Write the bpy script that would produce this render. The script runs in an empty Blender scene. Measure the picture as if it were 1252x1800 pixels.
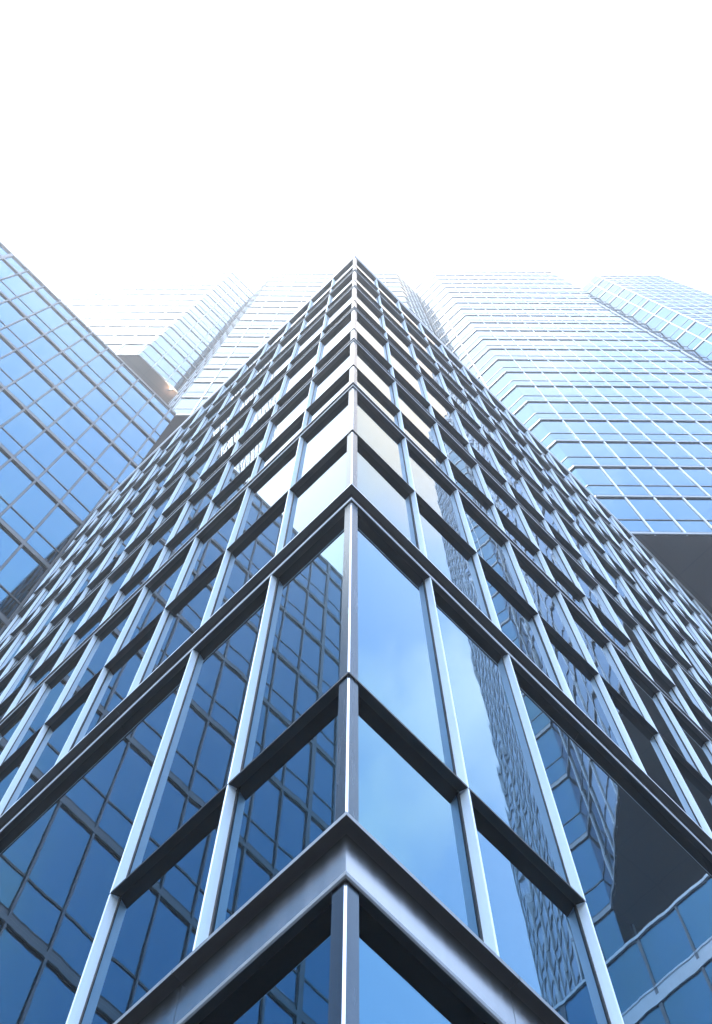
import bpy, bmesh, math, random
from mathutils import Vector, Matrix
random.seed(7)
sc = bpy.context.scene
S = 1.5          # one facade bay in metres; the plan below is measured in bays
EYE = 1.6        # eye height of the photographer in metres

# ------------------------------------------------------------------ camera
def basis(t, r):
    st, ct = math.sin(t), math.cos(t)
    F = Vector((0, st, ct)); U = Vector((0, -ct, st)); R = Vector((1, 0, 0))
    return math.cos(r)*R + math.sin(r)*U, -math.sin(r)*R + math.cos(r)*U, F
CX, CY, CF = basis(0.0817, 0.1348)
PX, PY, PF = 612.29, 395.74, 1300.0          # principal point and focal length at 1252 x 1800
cam_d = bpy.data.cameras.new('camera'); cam = bpy.data.objects.new('camera', cam_d)
sc.collection.objects.link(cam); sc.camera = cam
m = Matrix((CX, CY, -CF)).transposed().to_4x4(); m.translation = (0, 0, EYE); cam.matrix_world = m
cam_d.sensor_fit = 'VERTICAL'; cam_d.sensor_width = 24; cam_d.sensor_height = 36
cam_d.lens = PF/1800*36
cam_d.shift_x = (626-PX)/1800; cam_d.shift_y = (PY-900)/1800
cam_d.clip_start = 0.05; cam_d.clip_end = 3000
sc.render.resolution_x, sc.render.resolution_y = 712, 1024

def W(x, y, z):
    return Vector((x*S, y*S, z*S + EYE))
def pix(p):
    q = p - Vector((0, 0, EYE)); d = q.dot(CF)
    if d <= 1e-6: return None
    return PX + PF*q.dot(CX)/d, PY - PF*q.dot(CY)/d

# ------------------------------------------------------------------ light
SUN = Vector((-0.42, -0.30, 1.0)).normalized()
sun_el = math.asin(SUN.z); sun_az = math.atan2(SUN.x, SUN.y)
world = bpy.data.worlds.new('World'); sc.world = world; world.use_nodes = True
nt = world.node_tree; nt.nodes.clear()
N = nt.nodes.new; LK = nt.links.new
out = N('ShaderNodeOutputWorld')
sky = N('ShaderNodeTexSky'); sky.sky_type = 'NISHITA'; sky.sun_disc = False
sky.sun_elevation = sun_el; sky.sun_rotation = sun_az; sky.altitude = 0; sky.air_density = 1.0; sky.dust_density = 0.4; sky.ozone_density = 2.5
bg1 = N('ShaderNodeBackground'); bg1.inputs[1].default_value = 0.12
LK(sky.outputs[0], bg1.inputs[0])
bg2 = N('ShaderNodeBackground'); bg2.inputs[0].default_value = (0.95, 0.98, 1.0, 1); bg2.inputs[1].default_value = 0.36
tc = N('ShaderNodeTexCoord')
# bright broken cloud overhead, thinning out lower down
dot = N('ShaderNodeVectorMath'); dot.operation = 'DOT_PRODUCT'
cd = Vector((-0.32, 0.20, 1)).normalized(); dot.inputs[1].default_value = cd
LK(tc.outputs['Generated'], dot.inputs[0])
noi = N('ShaderNodeTexNoise'); noi.inputs['Scale'].default_value = 2.6; noi.inputs['Detail'].default_value = 6; noi.inputs['Roughness'].default_value = 0.55
LK(tc.outputs['Generated'], noi.inputs['Vector'])
nm = N('ShaderNodeMath'); nm.operation = 'MULTIPLY_ADD'; nm.inputs[1].default_value = 0.22; nm.inputs[2].default_value = -0.11
LK(noi.outputs[0], nm.inputs[0])
ad = N('ShaderNodeMath'); ad.operation = 'ADD'; LK(dot.outputs['Value'], ad.inputs[0]); LK(nm.outputs[0], ad.inputs[1])
mr = N('ShaderNodeMapRange'); mr.interpolation_type = 'SMOOTHSTEP'
mr.inputs['From Min'].default_value = 0.745; mr.inputs['From Max'].default_value = 0.90
LK(ad.outputs[0], mr.inputs['Value'])
# thin scattered cloud in the blue part
noi2 = N('ShaderNodeTexNoise'); noi2.inputs['Scale'].default_value = 3.4; noi2.inputs['Detail'].default_value = 8; noi2.inputs['Roughness'].default_value = 0.6
LK(tc.outputs['Generated'], noi2.inputs['Vector'])
mr2 = N('ShaderNodeMapRange'); mr2.inputs['From Min'].default_value = 0.49; mr2.inputs['From Max'].default_value = 0.66
mr2.inputs['To Min'].default_value = 0.28; mr2.inputs['To Max'].default_value = 0.95
LK(noi2.outputs[0], mr2.inputs['Value'])
mx = N('ShaderNodeMath'); mx.operation = 'MAXIMUM'; LK(mr.outputs[0], mx.inputs[0]); LK(mr2.outputs[0], mx.inputs[1])
ms = N('ShaderNodeMixShader'); LK(mx.outputs[0], ms.inputs[0]); LK(bg1.outputs[0], ms.inputs[1]); LK(bg2.outputs[0], ms.inputs[2])
# sunlit cloud with a warm tone, high over the right-hand street
wd = N('ShaderNodeVectorMath'); wd.operation = 'DOT_PRODUCT'; wd.inputs[1].default_value = Vector((0.27, 0.10, 1)).normalized()
LK(tc.outputs['Generated'], wd.inputs[0])
wa = N('ShaderNodeMath'); wa.operation = 'ADD'; LK(wd.outputs['Value'], wa.inputs[0])
wn = N('ShaderNodeMath'); wn.operation = 'MULTIPLY_ADD'; wn.inputs[1].default_value = .03; wn.inputs[2].default_value = -.015
LK(noi2.outputs[0], wn.inputs[0]); LK(wn.outputs[0], wa.inputs[1])
wr = N('ShaderNodeMapRange'); wr.interpolation_type = 'SMOOTHSTEP'; wr.inputs['From Min'].default_value = .958; wr.inputs['From Max'].default_value = .996
LK(wa.outputs[0], wr.inputs['Value'])
bg3 = N('ShaderNodeBackground'); bg3.inputs[0].default_value = (1.0, 0.78, 0.54, 1); bg3.inputs[1].default_value = 0.30
ms2 = N('ShaderNodeMixShader'); LK(wr.outputs[0], ms2.inputs[0]); LK(ms.outputs[0], ms2.inputs[1]); LK(bg3.outputs[0], ms2.inputs[2])
LK(ms2.outputs[0], out.inputs[0])
sd = bpy.data.lights.new('sun', 'SUN'); so = bpy.data.objects.new('sun', sd); sc.collection.objects.link(so)
sd.energy = 0.5; sd.angle = math.radians(6); sd.color = (1.0, 0.95, 0.88)
so.rotation_euler = (-SUN).to_track_quat('-Z', 'Y').to_euler()
sc.view_settings.view_transform = 'Standard'; sc.view_settings.look = 'None'
sc.view_settings.exposure = 3.2; sc.view_settings.gamma = 1.0; sc.view_settings.use_curve_mapping = False
sc.cycles.max_bounces = 10; sc.cycles.glossy_bounces = 8; sc.cycles.diffuse_bounces = 3; sc.cycles.volume_bounces = 2

# ------------------------------------------------------------------ materials
def mat(name, col, rough=0.5, metal=0.0, ior=1.5):
    m = bpy.data.materials.new(name); m.use_nodes = True
    b = m.node_tree.nodes['Principled BSDF']
    b.inputs['Base Color'].default_value = (*col, 1); b.inputs['Roughness'].default_value = rough
    b.inputs['Metallic'].default_value = metal; b.inputs['IOR'].default_value = ior
    return m, m.node_tree, b
def vary(nt, b, col, scale, amt, stretch=(1, 1, 1), rough=None, bump=0.0):
    """slow tonal variation, so that no surface is one flat colour"""
    N = nt.nodes.new
    tc = N('ShaderNodeTexCoord'); mp = N('ShaderNodeMapping'); mp.inputs['Scale'].default_value = stretch
    nt.links.new(tc.outputs['Object'], mp.inputs[0])
    n = N('ShaderNodeTexNoise'); n.inputs['Scale'].default_value = scale; n.inputs['Detail'].default_value = 5
    nt.links.new(mp.outputs[0], n.inputs['Vector'])
    r = N('ShaderNodeMapRange'); r.inputs['From Min'].default_value = .3; r.inputs['From Max'].default_value = .7
    r.inputs['To Min'].default_value = 1-amt; r.inputs['To Max'].default_value = 1+amt*.5
    nt.links.new(n.outputs[0], r.inputs['Value'])
    v = N('ShaderNodeVectorMath'); v.operation = 'SCALE'; v.inputs[0].default_value = col
    nt.links.new(r.outputs[0], v.inputs['Scale']); nt.links.new(v.outputs[0], b.inputs['Base Color'])
    if rough:
        q = N('ShaderNodeMapRange'); q.inputs['To Min'].default_value = rough[0]; q.inputs['To Max'].default_value = rough[1]
        nt.links.new(n.outputs[0], q.inputs['Value']); nt.links.new(q.outputs[0], b.inputs['Roughness'])
    if bump:
        bp = N('ShaderNodeBump'); bp.inputs['Strength'].default_value = bump; bp.inputs['Distance'].default_value = .01
        nt.links.new(n.outputs[0], bp.inputs['Height']); nt.links.new(bp.outputs[0], b.inputs['Normal'])
def metal(name, col, rough, amt=.12, streak=9, metallic=1.0):
    m, nt, b = mat(name, col, rough, metallic)
    vary(nt, b, col, streak, amt, (1, 1, .06), (rough*.8, rough*1.25))
    return m
def glass(name, col, tint, ior, wave, amp):
    m, nt, b = mat(name, tint, 0.0, 1.0, ior)
    b.inputs['Roughness'].default_value = 0.012
    N = nt.nodes.new
    tc0 = N('ShaderNodeTexCoord'); geo = N('ShaderNodeNewGeometry')
    isl = N('ShaderNodeMath'); isl.operation = 'MULTIPLY'; isl.inputs[1].default_value = 60.0
    nt.links.new(geo.outputs['Random Per Island'], isl.inputs[0])
    tc = N('ShaderNodeVectorMath'); tc.operation = 'ADD'           # every pane has its own ripple
    nt.links.new(tc0.outputs['Object'], tc.inputs[0]); nt.links.new(isl.outputs[0], tc.inputs[1])
    total = None
    for sca, st, w in wave:
        mp = N('ShaderNodeMapping'); mp.inputs['Scale'].default_value = st
        nt.links.new(tc.outputs[0], mp.inputs[0])
        n = N('ShaderNodeTexNoise'); n.inputs['Scale'].default_value = sca; n.inputs['Detail'].default_value = 0.6
        nt.links.new(mp.outputs[0], n.inputs['Vector'])
        k = N('ShaderNodeMath'); k.operation = 'MULTIPLY'; k.inputs[1].default_value = w
        nt.links.new(n.outputs[0], k.inputs[0])
        if total is None: total = k
        else:
            a = N('ShaderNodeMath'); a.operation = 'ADD'
            nt.links.new(total.outputs[0], a.inputs[0]); nt.links.new(k.outputs[0], a.inputs[1]); total = a
    bp = N('ShaderNodeBump'); bp.inputs['Strength'].default_value = 1.0; bp.inputs['Distance'].default_value = amp
    nt.links.new(total.outputs[0], bp.inputs['Height']); nt.links.new(bp.outputs[0], b.inputs['Normal'])
    return m
M = {}
M['fin'] = metal('pale_aluminium', (.64, .73, .82), .45, .04, metallic=.15)
M['rail'] = metal('shade_toned_metal', (.014, .014, .015), .36, .10, metallic=0.0)  # shade of the down-facing undersides is put into this dark colour
M['band'] = metal('satin_aluminium', (.34, .36, .38), .24, .07, 14)
M['post'] = metal('blue_grey_aluminium', (.075, .10, .125), .26, .10)
M['bead'] = metal('bright_aluminium', (.6, .62, .64), .2, .03)
M['gasket'] = mat('black_gasket', (.012, .014, .018), .6)[0]
M['glass_left'] = glass('calm_blue_glass', None, (.063, .163, .250), 2.9,
                         [(1.1, (1, 1, .35), 1.0), (3.6, (1, 1, .42), .11), (8, (1, 1, .5), .03)], .0018)
M['glass_right'] = glass('rippled_blue_glass', None, (.063, .163, .250), 2.9,
                         [(1.1, (1, 1, .35), 1.0), (3.6, (1, 1, .42), .11), (8, (1, 1, .5), .03)], .0046)
M['glass_far'] = glass('blue_curtain_wall_glass', None, (.055, .143, .218), 2.9,
                       [(.5, (1, 1, 1), 1.0)], .002)
M['trim'] = metal('silver_trim', (.42, .47, .53), .45, .06, metallic=.15)
M['ledge'] = metal('grey_ledge_trim', (.20, .225, .25), .40, .08, metallic=.5)
M['trim_left'] = metal('grey_trim', (.085, .095, .105), .36, .08, metallic=.7)
M['trim_dark'] = metal('dark_trim', (.04, .045, .05), .34, .10, metallic=.3)
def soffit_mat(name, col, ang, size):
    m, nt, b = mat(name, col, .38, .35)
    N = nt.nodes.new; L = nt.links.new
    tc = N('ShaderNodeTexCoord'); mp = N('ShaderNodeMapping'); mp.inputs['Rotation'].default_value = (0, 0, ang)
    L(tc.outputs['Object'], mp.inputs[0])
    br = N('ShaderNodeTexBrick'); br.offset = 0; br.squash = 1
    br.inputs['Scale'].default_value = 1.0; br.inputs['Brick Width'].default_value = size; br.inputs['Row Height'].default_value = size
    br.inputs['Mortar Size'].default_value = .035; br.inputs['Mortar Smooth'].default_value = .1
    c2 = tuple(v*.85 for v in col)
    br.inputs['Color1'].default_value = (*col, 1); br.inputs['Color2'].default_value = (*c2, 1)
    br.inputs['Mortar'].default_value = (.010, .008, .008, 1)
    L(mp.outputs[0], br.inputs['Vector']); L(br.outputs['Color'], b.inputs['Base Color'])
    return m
M['wall'] = mat('dark_backing', (.02, .025, .03), .8)[0]
M['roof'] = mat('roof_membrane', (.25, .25, .25), .8)[0]

# ------------------------------------------------------------------ plan of the street corner (in bays, camera at the origin)
C0 = Vector((0.3501, 2.8996))
dL = Vector((-0.61141, 0.79132)).normalized(); dR = Vector((dL.y, -dL.x))
ty = -0.130
e = Vector((math.cos(ty), math.sin(ty))); f = Vector((-e.y, e.x))
GROUND = -EYE/S
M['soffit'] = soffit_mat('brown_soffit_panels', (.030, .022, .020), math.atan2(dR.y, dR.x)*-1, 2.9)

# ------------------------------------------------------------------ helpers
def link(name, verts, faces, mats, parent=None, mi=None):
    me = bpy.data.meshes.new(name); me.from_pydata([tuple(v) for v in verts], [], faces)
    for q in mats: me.materials.append(M[q])
    if mi:
        for p, k in zip(me.polygons, mi): p.material_index = k
    me.update()
    o = bpy.data.objects.new(name, me); sc.collection.objects.link(o)
    if parent: o.parent = parent
    return o
def thing(name, label, cat, loc):
    o = bpy.data.objects.new(name, None); sc.collection.objects.link(o)
    o.empty_display_size = 2; o['label'] = label; o['category'] = cat
    return o
class Mesh:
    def __init__(s): s.v = []; s.f = []; s.m = []
    def poly(s, pts, mi=0):
        n = len(s.v); s.v += pts; s.f.append(tuple(range(n, n+len(pts)))); s.m.append(mi)
    def prism(s, bottom, top, mi=0):
        """closed solid between two matching rings (counter-clockwise seen from the top ring's side)"""
        n = len(s.v); k = len(bottom); s.v += bottom + top
        s.f.append(tuple(n+i for i in reversed(range(k)))); s.m.append(mi)
        s.f.append(tuple(n+k+i for i in range(k))); s.m.append(mi)
        for i in range(k):
            j = (i+1) % k; s.f.append((n+i, n+j, n+k+j, n+k+i)); s.m.append(mi)
    def add(s, o):
        n = len(s.v); s.v += o.v; s.f += [tuple(i+n for i in q) for q in o.f]; s.m += o.m
    def build(s, name, mats, parent=None):
        o = link(name, s.v, s.f, mats, parent, s.m)
        bm = bmesh.new(); bm.from_mesh(o.data); bmesh.ops.recalc_face_normals(bm, faces=bm.faces); bm.to_mesh(o.data); bm.free()
        return o
class Facade:
    """t runs along the wall from its origin, n points out of the wall, z is height above the eye; all in bays"""
    def __init__(s, org, d, n): s.o = Vector(org); s.d = Vector(d); s.n = Vector(n)
    def P(s, t, n, z):
        q = s.o + s.d*t + s.n*n
        return W(q.x, q.y, z)
    def box(s, t0, t1, n0, n1, z0, z1, mi=0, M_=None):
        g = M_ or Mesh()
        r = [(t0, n0), (t1, n0), (t1, n1), (t0, n1)]
        g.prism([s.P(a, b, z0) for a, b in r], [s.P(a, b, z1) for a, b in r], mi)
        return g
    def extrude(s, prof, t0, t1, mitre0=False, mitre1=False, M_=None, mi=0):
        """profile of (n, z) points swept along t; a mitred end follows the 45 degree line of an outside corner"""
        g = M_ or Mesh()
        a = [s.P(t0 - (n if mitre0 else 0), n, z) for n, z in prof]
        b = [s.P(t1 + (n if mitre1 else 0), n, z) for n, z in prof]
        g.prism(a, b, mi); return g
    def pane(s, t0, t1, n, z0, z1, wob=.0020):
        g = Mesh()
        r = [(t0, z0), (t1, z0), (t1, z1), (t0, z1)]
        tilt = [random.uniform(-wob, wob) for _ in range(3)]
        dn = [tilt[0]+tilt[1]*(1 if i in (1, 2) else -1)+tilt[2]*(1 if i in (2, 3) else -1) for i in range(4)]
        front = [s.P(a, n+dn[i], b) for i, (a, b) in enumerate(r)]
        back = [s.P(a, n-.02, b) for a, b in r]
        g.prism(back, front); return g
def area(g):
    """how large a piece shows in the photo's frame (outside the frame counts little)"""
    pts = [pix(v) for v in g.v]
    if any(p is None for p in pts): return 0
    xs = [p[0] for p in pts]; ys = [p[1] for p in pts]
    cx0, cx1 = max(min(xs), 0), min(max(xs), 1252); cy0, cy1 = max(min(ys), 0), min(max(ys), 1800)
    if cx1 <= cx0 or cy1 <= cy0: return 0
    return (cx1-cx0)*(cy1-cy0)
BAND_M = [0, 1, 1, 1, 2, 0, 1, 0, 0]  # undersides, top and back take the metal darkened for soffit shade
def emit(name, pieces, mats, parent, most=100):
    """the 'most' largest in view as parts of their own, the rest as one part"""
    pieces = sorted(pieces, key=area, reverse=True)
    if len(pieces) <= most:
        for g in pieces: g.build(name, mats, parent)
        return
    for g in pieces[:most]: g.build(name, mats, parent)
    rest = Mesh()
    for g in pieces[most:]: rest.add(g)
    o = rest.build(name, mats, parent); o['kind'] = 'stuff'
def plan(pts, z0, z1, name, mats, parent):
    g = Mesh(); g.prism([W(p.x, p.y, z0) for p in pts], [W(p.x, p.y, z1) for p in pts]); return g.build(name, mats, parent)

# ------------------------------------------------------------------ ground
g = Mesh(); R_ = 900
g.poly([Vector((-R_, -R_, 0)), Vector((R_, -R_, 0)), Vector((R_, R_, 0)), Vector((-R_, R_, 0))])
mg, ntg, bg = mat('paving', (.09, .09, .095), .85)
vary(ntg, bg, (.09, .09, .095), .6, .3, (1, 1, 1), None, .2)
M['ground'] = mg
o = g.build('pavement', ['ground']); o['kind'] = 'structure'

# ------------------------------------------------------------------ the corner building
G = .072                       # depth of fins in front of the glass
bld = thing('corner_building', 'sharp cornered office building in the middle with projecting pale fins over wavy blue glass', 'building', None)
FL = Facade(C0, dL, -dR); FR = Facade(C0, dR, -dL)
LEN = {id(FL): 12.21, id(FR): 23.5}
# (lower lip, upper flange underside, overhang of the flange)
BANDS = [(2.815, 3.020, .060), (6.270, 6.393, .060), (9.624, 9.700, .022), (12.210, 12.280, .020), (14.987, 15.057, .020), (17.785, 17.855, .020), (20.507, 20.577, .020), (23.50, 23.62, .03)]
MID = [4.049, 7.999, 10.70, 13.14, 15.92, 18.71, 21.55]
panes, fins, rails, bands, posts = [], [], [], [], []
def band_profile(zl, zu, ov, top=None):
    return [(-G-.03, zl+.055), (-.001, zl), (.006, zl+.006), (.006, zl+.022), (-.004, zl+.034), (-.004, zu), (ov, zu), (ov, zu+.018), (-G-.03, zu+.050)]
for F in (FL, FR):
    T = LEN[id(F)]
    for i, (zl, zu, ov) in enumerate(BANDS):
        cuts = [0, 1.04, 3.04, 5.04, 8.04, 12.04, 16.04, 20.04, 30] if i == 0 else [0, 3, 6, 9, 12, 15, 18, 21, 30]
        prof = band_profile(zl, zu, ov)
        if i == len(BANDS)-1:
            prof = [(-G-.03, zl+.04), (-.001, zl), (.006, zl+.01), (.006, zl+.09), (.02, zl+.13), (.02, 23.88), (-G-.03, 23.88)]
        for a, b in zip(cuts[:-1], cuts[1:]):
            if a >= T: break
            b2 = min(b, T)
            q = F.extrude(prof, a + (.0015 if a else 0), b2 - (.0015 if b2 < T else 0), mitre0=(a == 0))
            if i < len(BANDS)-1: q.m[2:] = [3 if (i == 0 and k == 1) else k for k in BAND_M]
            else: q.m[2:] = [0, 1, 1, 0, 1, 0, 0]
            bands.append(q)
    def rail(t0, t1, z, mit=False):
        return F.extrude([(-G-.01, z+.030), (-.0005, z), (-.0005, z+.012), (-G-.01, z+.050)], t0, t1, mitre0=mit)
    def fin(t, z0, z1):
        g = F.box(t-.007, t+.007, -G-.01, -.003, z0, z1)
        F.box(t-.022, t+.022, -G-.01, -G+.006, z0, z1, 1, g)
        return g
    n_before = len(panes)
    # base storey down to the pavement
    for k in range(0, int(T)+1, 1):
        t1 = min(k+1, T)
        if t1-k < .05: continue
        panes.append(F.pane(max(k, .085)+.022 if k else .085, t1-.004, -G, GROUND+.25, 2.86))
    nb = int(T)
    for i in range(len(BANDS)-1):
        z0 = BANDS[i][1]+.052; z1 = BANDS[i+1][0]+.04; zm = MID[i]
        zb = BANDS[i][1]+.03; zt = BANDS[i+1][0]+.055
        first = .085
        if i == 0:
            spans = [(first, 1), (1, 2)]; big = [(2, 4.6), (4.6, 7.2), (7.2, 9.8), (9.8, 12.4), (12.4, 15), (15, 17.6), (17.6, 20.2), (20.2, 24)]
            for a, b in big:
                b = min(b, T)
                if b-a > .1: panes.append(F.pane(a+.008, b-.003, -G, zb, zt)); panes[-1].calm = True
        else:
            spans = [(k if k else first, min(k+1, T)) for k in range(0, nb+1) if min(k+1, T)-k > .05]
        for a, b in spans:
            ins = .018
            panes.append(F.pane(a+(ins if a > .5 else 0), b-ins, -G, zb, zm+.036))
            panes.append(F.pane(a+(ins if a > .5 else 0), b-ins, -G, zm+.042, zt))
            rails.append(rail(a+.007 if a > .5 else 0, b-.007, zm, a < .5))
            if b < T-.01:
                fins.append(fin(b, z0-.02, zm+.002)); fins.append(fin(b, zm+.0125, z1-.015))
    if F is FR:
        for g in panes[n_before:]:
            if not getattr(g, 'calm', False): g.m = [1]*len(g.m)
# (panes of the right facade carry the stronger ripple)
# corner post: two pale faces meeting in a bright bead
def post(z0, z1):
    g = Mesh(); w = .088; c = .009; q = .010
    def Q(a, b): # a along dL from corner, b along dR
        return C0 + dL*a + dR*b
    ring = [Q(q+c, q), Q(w, q), Q(w, G+.03), Q(G+.03, G+.03), Q(G+.03, w), Q(q, w), Q(q, q+c)]
    g.prism([W(p.x, p.y, z0) for p in ring], [W(p.x, p.y, z1) for p in ring])
    g.m[-1] = 1                                        # the narrow bevel on the arris
    return g
zs = [GROUND] + [b[0] for b in BANDS]
for i in range(len(BANDS)):
    lo = GROUND+.0 if i == 0 else BANDS[i-1][1]+.02
    hi = BANDS[i][0]+.012
    if i and i-1 < len(MID):
        zm = MID[i-1]
        posts += [post(lo, zm-.0015), post(zm+.0015, hi)]
    else: posts.append(post(lo, hi))
emit('window', panes, ['glass_left', 'glass_right'], bld)
emit('mullion', fins, ['fin', 'gasket'], bld)
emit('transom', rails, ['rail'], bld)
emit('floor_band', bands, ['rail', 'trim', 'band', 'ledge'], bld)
for g in posts: g.build('corner_post', ['post', 'bead'], bld)
def CF_(a, b): return C0 + dL*a + dR*b
core = [CF_(.13, .13), CF_(.13, 23.45), CF_(12.15, 23.45), CF_(12.15, .13)]
plan(core, GROUND, 23.80, 'wall', ['wall'], bld)
plan([CF_(.08, .08), CF_(.08, 23.45), CF_(12.15, 23.45), CF_(12.15, .08)], 23.82, 23.87, 'roof', ['roof'], bld)

# ------------------------------------------------------------------ curtain walls of the towers round about
def curtain(F, t0, t1, z0, z1, h, zfirst, tf, w, frac, L, end0=False, end1=False, pil=(), base=False, wdt=.030, dep=.050):
    """glass grid: deep ledge at every floor, one thin transom, mullions every w; appends pieces to the lists in L"""
    if base is False: base = z0
    zfl = []
    z = zfirst
    while z > z0+.02: z -= h
    while z < z1-.02:
        zfl.append(z); z += h
    ts = []
    t = tf
    while t > t0: t -= w
    while t < t1:
        if t > t0+.02: ts.append(t)
        t += w
    edges = [t0] + ts + [t1]
    k = 1 if h > 2 else .55
    for z in zfl:
        zz0 = max(z, z0); zz1 = min(z+h, z1)
        if z >= z0-.02:
            L['ledge'].append(F.extrude([(n*k, z+q*k) for n, q in [(-.01, .028), (.052, 0), (.062, .006), (.062, .10), (.052, .11), (.018, .115), (.018, .205), (-.01, .215)]], t0, t1, end0, end1))
            F.box(t0, t1, -.01, .008*k, z+.22*k, z+.25*k, 1, L['ledge'][-1])
        zm = z + h*frac
        rows = []
        if zm > zz0+.1: rows.append((zz0+.02, min(zm-.018, zz1)))
        if zm < zz1-.1: rows.append((max(zm+.018, zz0), zz1-.004))
        if zz0+.1 < zm < zz1-.1:
            L['rail'].append(F.extrude([(-.01, zm-.018), (.022, zm-.022), (.022, zm+.018), (-.01, zm+.024)], t0, t1))
        for a, b in zip(edges[:-1], edges[1:]):
            for lo, hi in rows:
                if hi-lo > .05 and b-a > .05: L['pane'].append(F.pane(a+.006, b-.006, 0, lo, hi, .0008))
    for t in ts:
        wd = .075 if any(abs(t-p) < w*.5 for p in pil) else wdt
        q = F.box(t-wd, t+wd, -.01, dep, z0+.01, z1)
        F.box(t-wd-.016, t+wd+.016, -.01, .005, z0+.012, z1-.002, 1, q); L['mull'].append(q)
    if end0 or end1:
        pass
def flush(L, parent, trim='trim', ledge='ledge'):
    emit('window', L['pane'], ['glass_far'], parent)
    emit('mullion', L['mull'], [trim, 'gasket'], parent)
    emit('transom', L['rail'], ['trim_dark'], parent)
    emit('floor_band', L['ledge'], [ledge, 'gasket'], parent)
new = lambda: {'pane': [], 'mull': [], 'rail': [], 'ledge': []}

# left building: its wall runs square out of the corner building's left facade
DL = 12.212
left = thing('glass_building', 'blue glass office building at the left edge with a grid of silver bars', 'building', None)
FLW = Facade(C0 + dL*DL, -dR, -dL)
L = new()
curtain(FLW, -.32, 16.5, GROUND+.02, 34.0, 2.56, 32.85, .034, 1.026, .35, L, pil=(10.29,), wdt=.026, dep=.06)
flush(L, left, 'trim_left', 'trim_left')
g = FLW.extrude([(-.02, 33.86), (.05, 33.86), (.05, 34.02), (-.02, 34.02)], -.32, 16.5); g.build('parapet', ['trim_dark'], left)
def LW(t, n): return FLW.o + FLW.d*t + FLW.n*n
plan([LW(-.30, -.05), LW(16.5, -.05), LW(16.5, -9), LW(-.30, -9)], GROUND, 33.9, 'wall', ['wall'], left)
plan([LW(-.28, -.06), LW(16.48, -.06), LW(16.48, -8.98), LW(-.28, -8.98)], 33.92, 33.98, 'roof', ['roof'], left)

def UV(u, v): return e*u + f*v
def face(a, b):
    """facade from plan point a to b, seen with its outside on the camera's side when a is left of b"""
    a = UV(*a); b = UV(*b); d = (b-a); ln = d.length; d = d/ln
    return Facade(a, d, Vector((d.y, -d.x))), ln
H = 2.79; V = 12.319
# right tower
rt = thing('office_tower', 'tall pale glass tower on the right fading into white sky above a dark soffit', 'tower', None)
L = new(); Z0 = 23.955
def wall_uv(L, a, b, z0, z1, zf, tf, end0=False, end1=False, w=1.07, h=H):
    F, ln = face(a, b); curtain(F, 0, ln, z0, z1, h, zf, tf, w, .39, L, end0, end1)
    return F, ln
wall_uv(L, (9.034, V), (22.75, V), Z0, 85.5, Z0, 1.04)
wall_uv(L, (6.93, V+2.10), (9.034, V), Z0, 85.5, Z0, 1.49, w=1.49)
wall_uv(L, (22.75, V), (24.12, V-1.42), GROUND, 74, Z0, .98, w=.98)
wall_uv(L, (24.12, V-1.42), (30.3, V-1.42), GROUND, 74, Z0, .88, w=.88, h=H/2)
wall_uv(L, (27.0, V+4.25), (22.75, V), GROUND, Z0, Z0, 1.0, w=1.03)
flush(L, rt)
plan([UV(*p) for p in [(6.98, V+2.15), (9.06, V+.05), (22.8, V+.05), (27.0, V+4.3), (27.0, 30), (6.98, 30)]], Z0+.03, 85.4, 'wall', ['wall'], rt)
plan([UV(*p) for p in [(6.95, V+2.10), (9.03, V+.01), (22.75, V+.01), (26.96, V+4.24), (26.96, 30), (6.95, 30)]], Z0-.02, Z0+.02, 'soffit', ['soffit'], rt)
plan([UV(*p) for p in [(22.82, V+.02), (24.15, V-1.35), (30.27, V-1.35), (30.27, 22), (27.1, 22), (27.06, V+4.25)]], GROUND, 73.9, 'wall', ['wall'], rt)

# lower building square to the right facade; it shows only as a reflection in the corner building's glass
annex = thing('annex_building', 'low blue glass building mirrored in the large panes at the lower right', 'building', None)
FW = Facade(CF_(0, 18.8), -dL, -dR); AT = 19.12
L = new()
bandz = [17.48-2.62*k for k in range(7)]
edges = [.09] + [1.47+1.452*k for k in range(9)] + [14.5]
for i, zb in enumerate(bandz + [None]):
    lo = zb+.37 if zb is not None else GROUND+.1
    hi = AT-.06 if i == 0 else bandz[i-1]
    for a, b in zip(edges[:-1], edges[1:]): L['pane'].append(FW.pane(a+.02, b-.02, 0, lo, hi, .0008))
    if zb is not None:
        L['ledge'].append(FW.extrude([(-.01, zb), (.05, zb-.01), (.05, zb+.17), (.012, zb+.18), (.012, zb+.33), (.03, zb+.34), (.03, zb+.38), (-.01, zb+.39)], .09, 14.5))
for t in edges[1:-1]: L['mull'].append(FW.box(t-.045, t+.045, -.01, .03, GROUND, AT-.02))
flush(L, annex, 'trim_left', 'trim')
FW.extrude([(-.02, AT-.07), (.06, AT-.07), (.06, AT), (-.02, AT)], .09, 14.5).build('parapet', ['trim'], annex)
plan([CF_(-.1, 18.86), CF_(-14.5, 18.86), CF_(-14.5, 24.5), CF_(-.1, 24.5)], GROUND, AT-.08, 'wall', ['wall'], annex)

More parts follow.
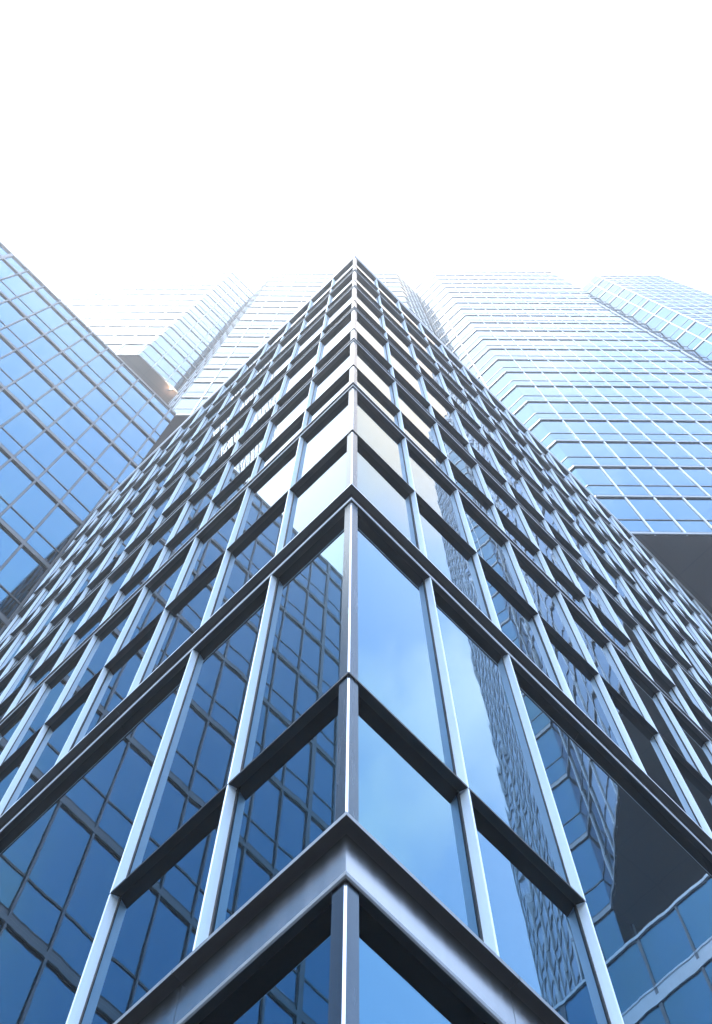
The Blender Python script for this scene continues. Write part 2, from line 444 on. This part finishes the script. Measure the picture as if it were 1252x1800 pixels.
# tower behind on the left
lt = thing('office_tower', 'pale stepped glass tower rising behind the left building into white sky', 'tower', None)
L = new(); ZB2, ZB1 = 35.35, 46.9
wall_uv(L, (-9.145, V), (4.6, V), ZB2, 85.5, ZB2, 1.05, w=1.6)
wall_uv(L, (4.6, V), (6.70, V+2.1), ZB2, 85.5, ZB2, .74, w=.74)
wall_uv(L, (-11.3, V+2.15), (-9.145, V), ZB2, 85.5, ZB2, .74, w=.74)
wall_uv(L, (-14.058, V), (-11.35, V+2.7), ZB1, 85.5, ZB1, 1.2, w=1.28)
wall_uv(L, (-27.2, V), (-14.058, V), ZB1, 85.5, ZB1, .9, w=1.5)
flush(L, lt)
plan([UV(*p) for p in [(-11.25, V+2.2), (-9.12, V+.05), (4.57, V+.05), (6.65, V+2.15), (6.65, 30), (-11.25, 30)]], ZB2+.04, 85.4, 'wall', ['wall'], lt)
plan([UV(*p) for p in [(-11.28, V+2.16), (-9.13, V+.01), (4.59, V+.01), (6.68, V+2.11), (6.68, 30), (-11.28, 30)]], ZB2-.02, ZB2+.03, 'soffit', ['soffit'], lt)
plan([UV(*p) for p in [(-27.1, V+.05), (-14.08, V+.05), (-11.36, V+2.8), (-11.36, 30), (-27.1, 30)]], ZB1+.04, 85.4, 'wall', ['wall'], lt)
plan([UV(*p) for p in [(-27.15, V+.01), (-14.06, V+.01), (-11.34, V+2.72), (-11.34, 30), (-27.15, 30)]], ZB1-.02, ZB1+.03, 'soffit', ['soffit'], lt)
# slender core carrying the stepped tower down to the ground, behind the corner building
plan([UV(*p) for p in [(-6, 26), (4, 26), (4, 29.8), (-6, 29.8)]], GROUND, ZB2-.03, 'wall', ['wall'], lt)

# lamp on a bracket under the soffit of the stepped tower, lighting the panels beside the notch
lp = UV(-11.75, V+2.15); Zs = ZB1-.02
g = Mesh(); b0 = Vector((lp.x, lp.y)); 
def bar(c, hx, hy, z0, z1, mi=0):
    ring = [c+e*a*hx+f*b*hy for a, b in ((-1, -1), (1, -1), (1, 1), (-1, 1))]
    g.prism([W(p.x, p.y, z0) for p in ring], [W(p.x, p.y, z1) for p in ring], mi)
bar(b0, .02, .02, Zs-.45, Zs-.002); bar(b0-e*.16, .20, .05, Zs-.52, Zs-.45); bar(b0-e*.16, .15, .035, Zs-.449, Zs-.43, 1)
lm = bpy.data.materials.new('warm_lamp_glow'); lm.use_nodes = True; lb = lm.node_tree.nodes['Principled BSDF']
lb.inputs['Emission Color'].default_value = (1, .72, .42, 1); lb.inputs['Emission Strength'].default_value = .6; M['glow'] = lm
g.build('bracket_lamp', ['trim_dark', 'glow'], lt)
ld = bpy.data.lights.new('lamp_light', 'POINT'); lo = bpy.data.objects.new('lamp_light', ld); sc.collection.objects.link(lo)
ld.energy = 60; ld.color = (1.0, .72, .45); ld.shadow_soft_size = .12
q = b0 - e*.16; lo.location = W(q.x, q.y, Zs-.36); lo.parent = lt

# ------------------------------------------------------------------ air
hz = Mesh(); r = [(-110, -110), (110, -110), (110, 110), (-110, 110)]
hz.prism([Vector((x, y, -1.0)) for x, y in r], [Vector((x, y, 132.0)) for x, y in r])
hm = bpy.data.materials.new('haze_air'); hm.use_nodes = True; hn = hm.node_tree; hn.nodes.clear()
ho = hn.nodes.new('ShaderNodeOutputMaterial'); hv = hn.nodes.new('ShaderNodeVolumePrincipled')
hv.inputs['Color'].default_value = (.96, .98, 1, 1); hv.inputs['Density'].default_value = 0.0022; hv.inputs['Anisotropy'].default_value = 0.66
hn.links.new(hv.outputs[0], ho.inputs['Volume']); M['haze'] = hm
ob = hz.build('haze', ['haze']); ob['kind'] = 'stuff'
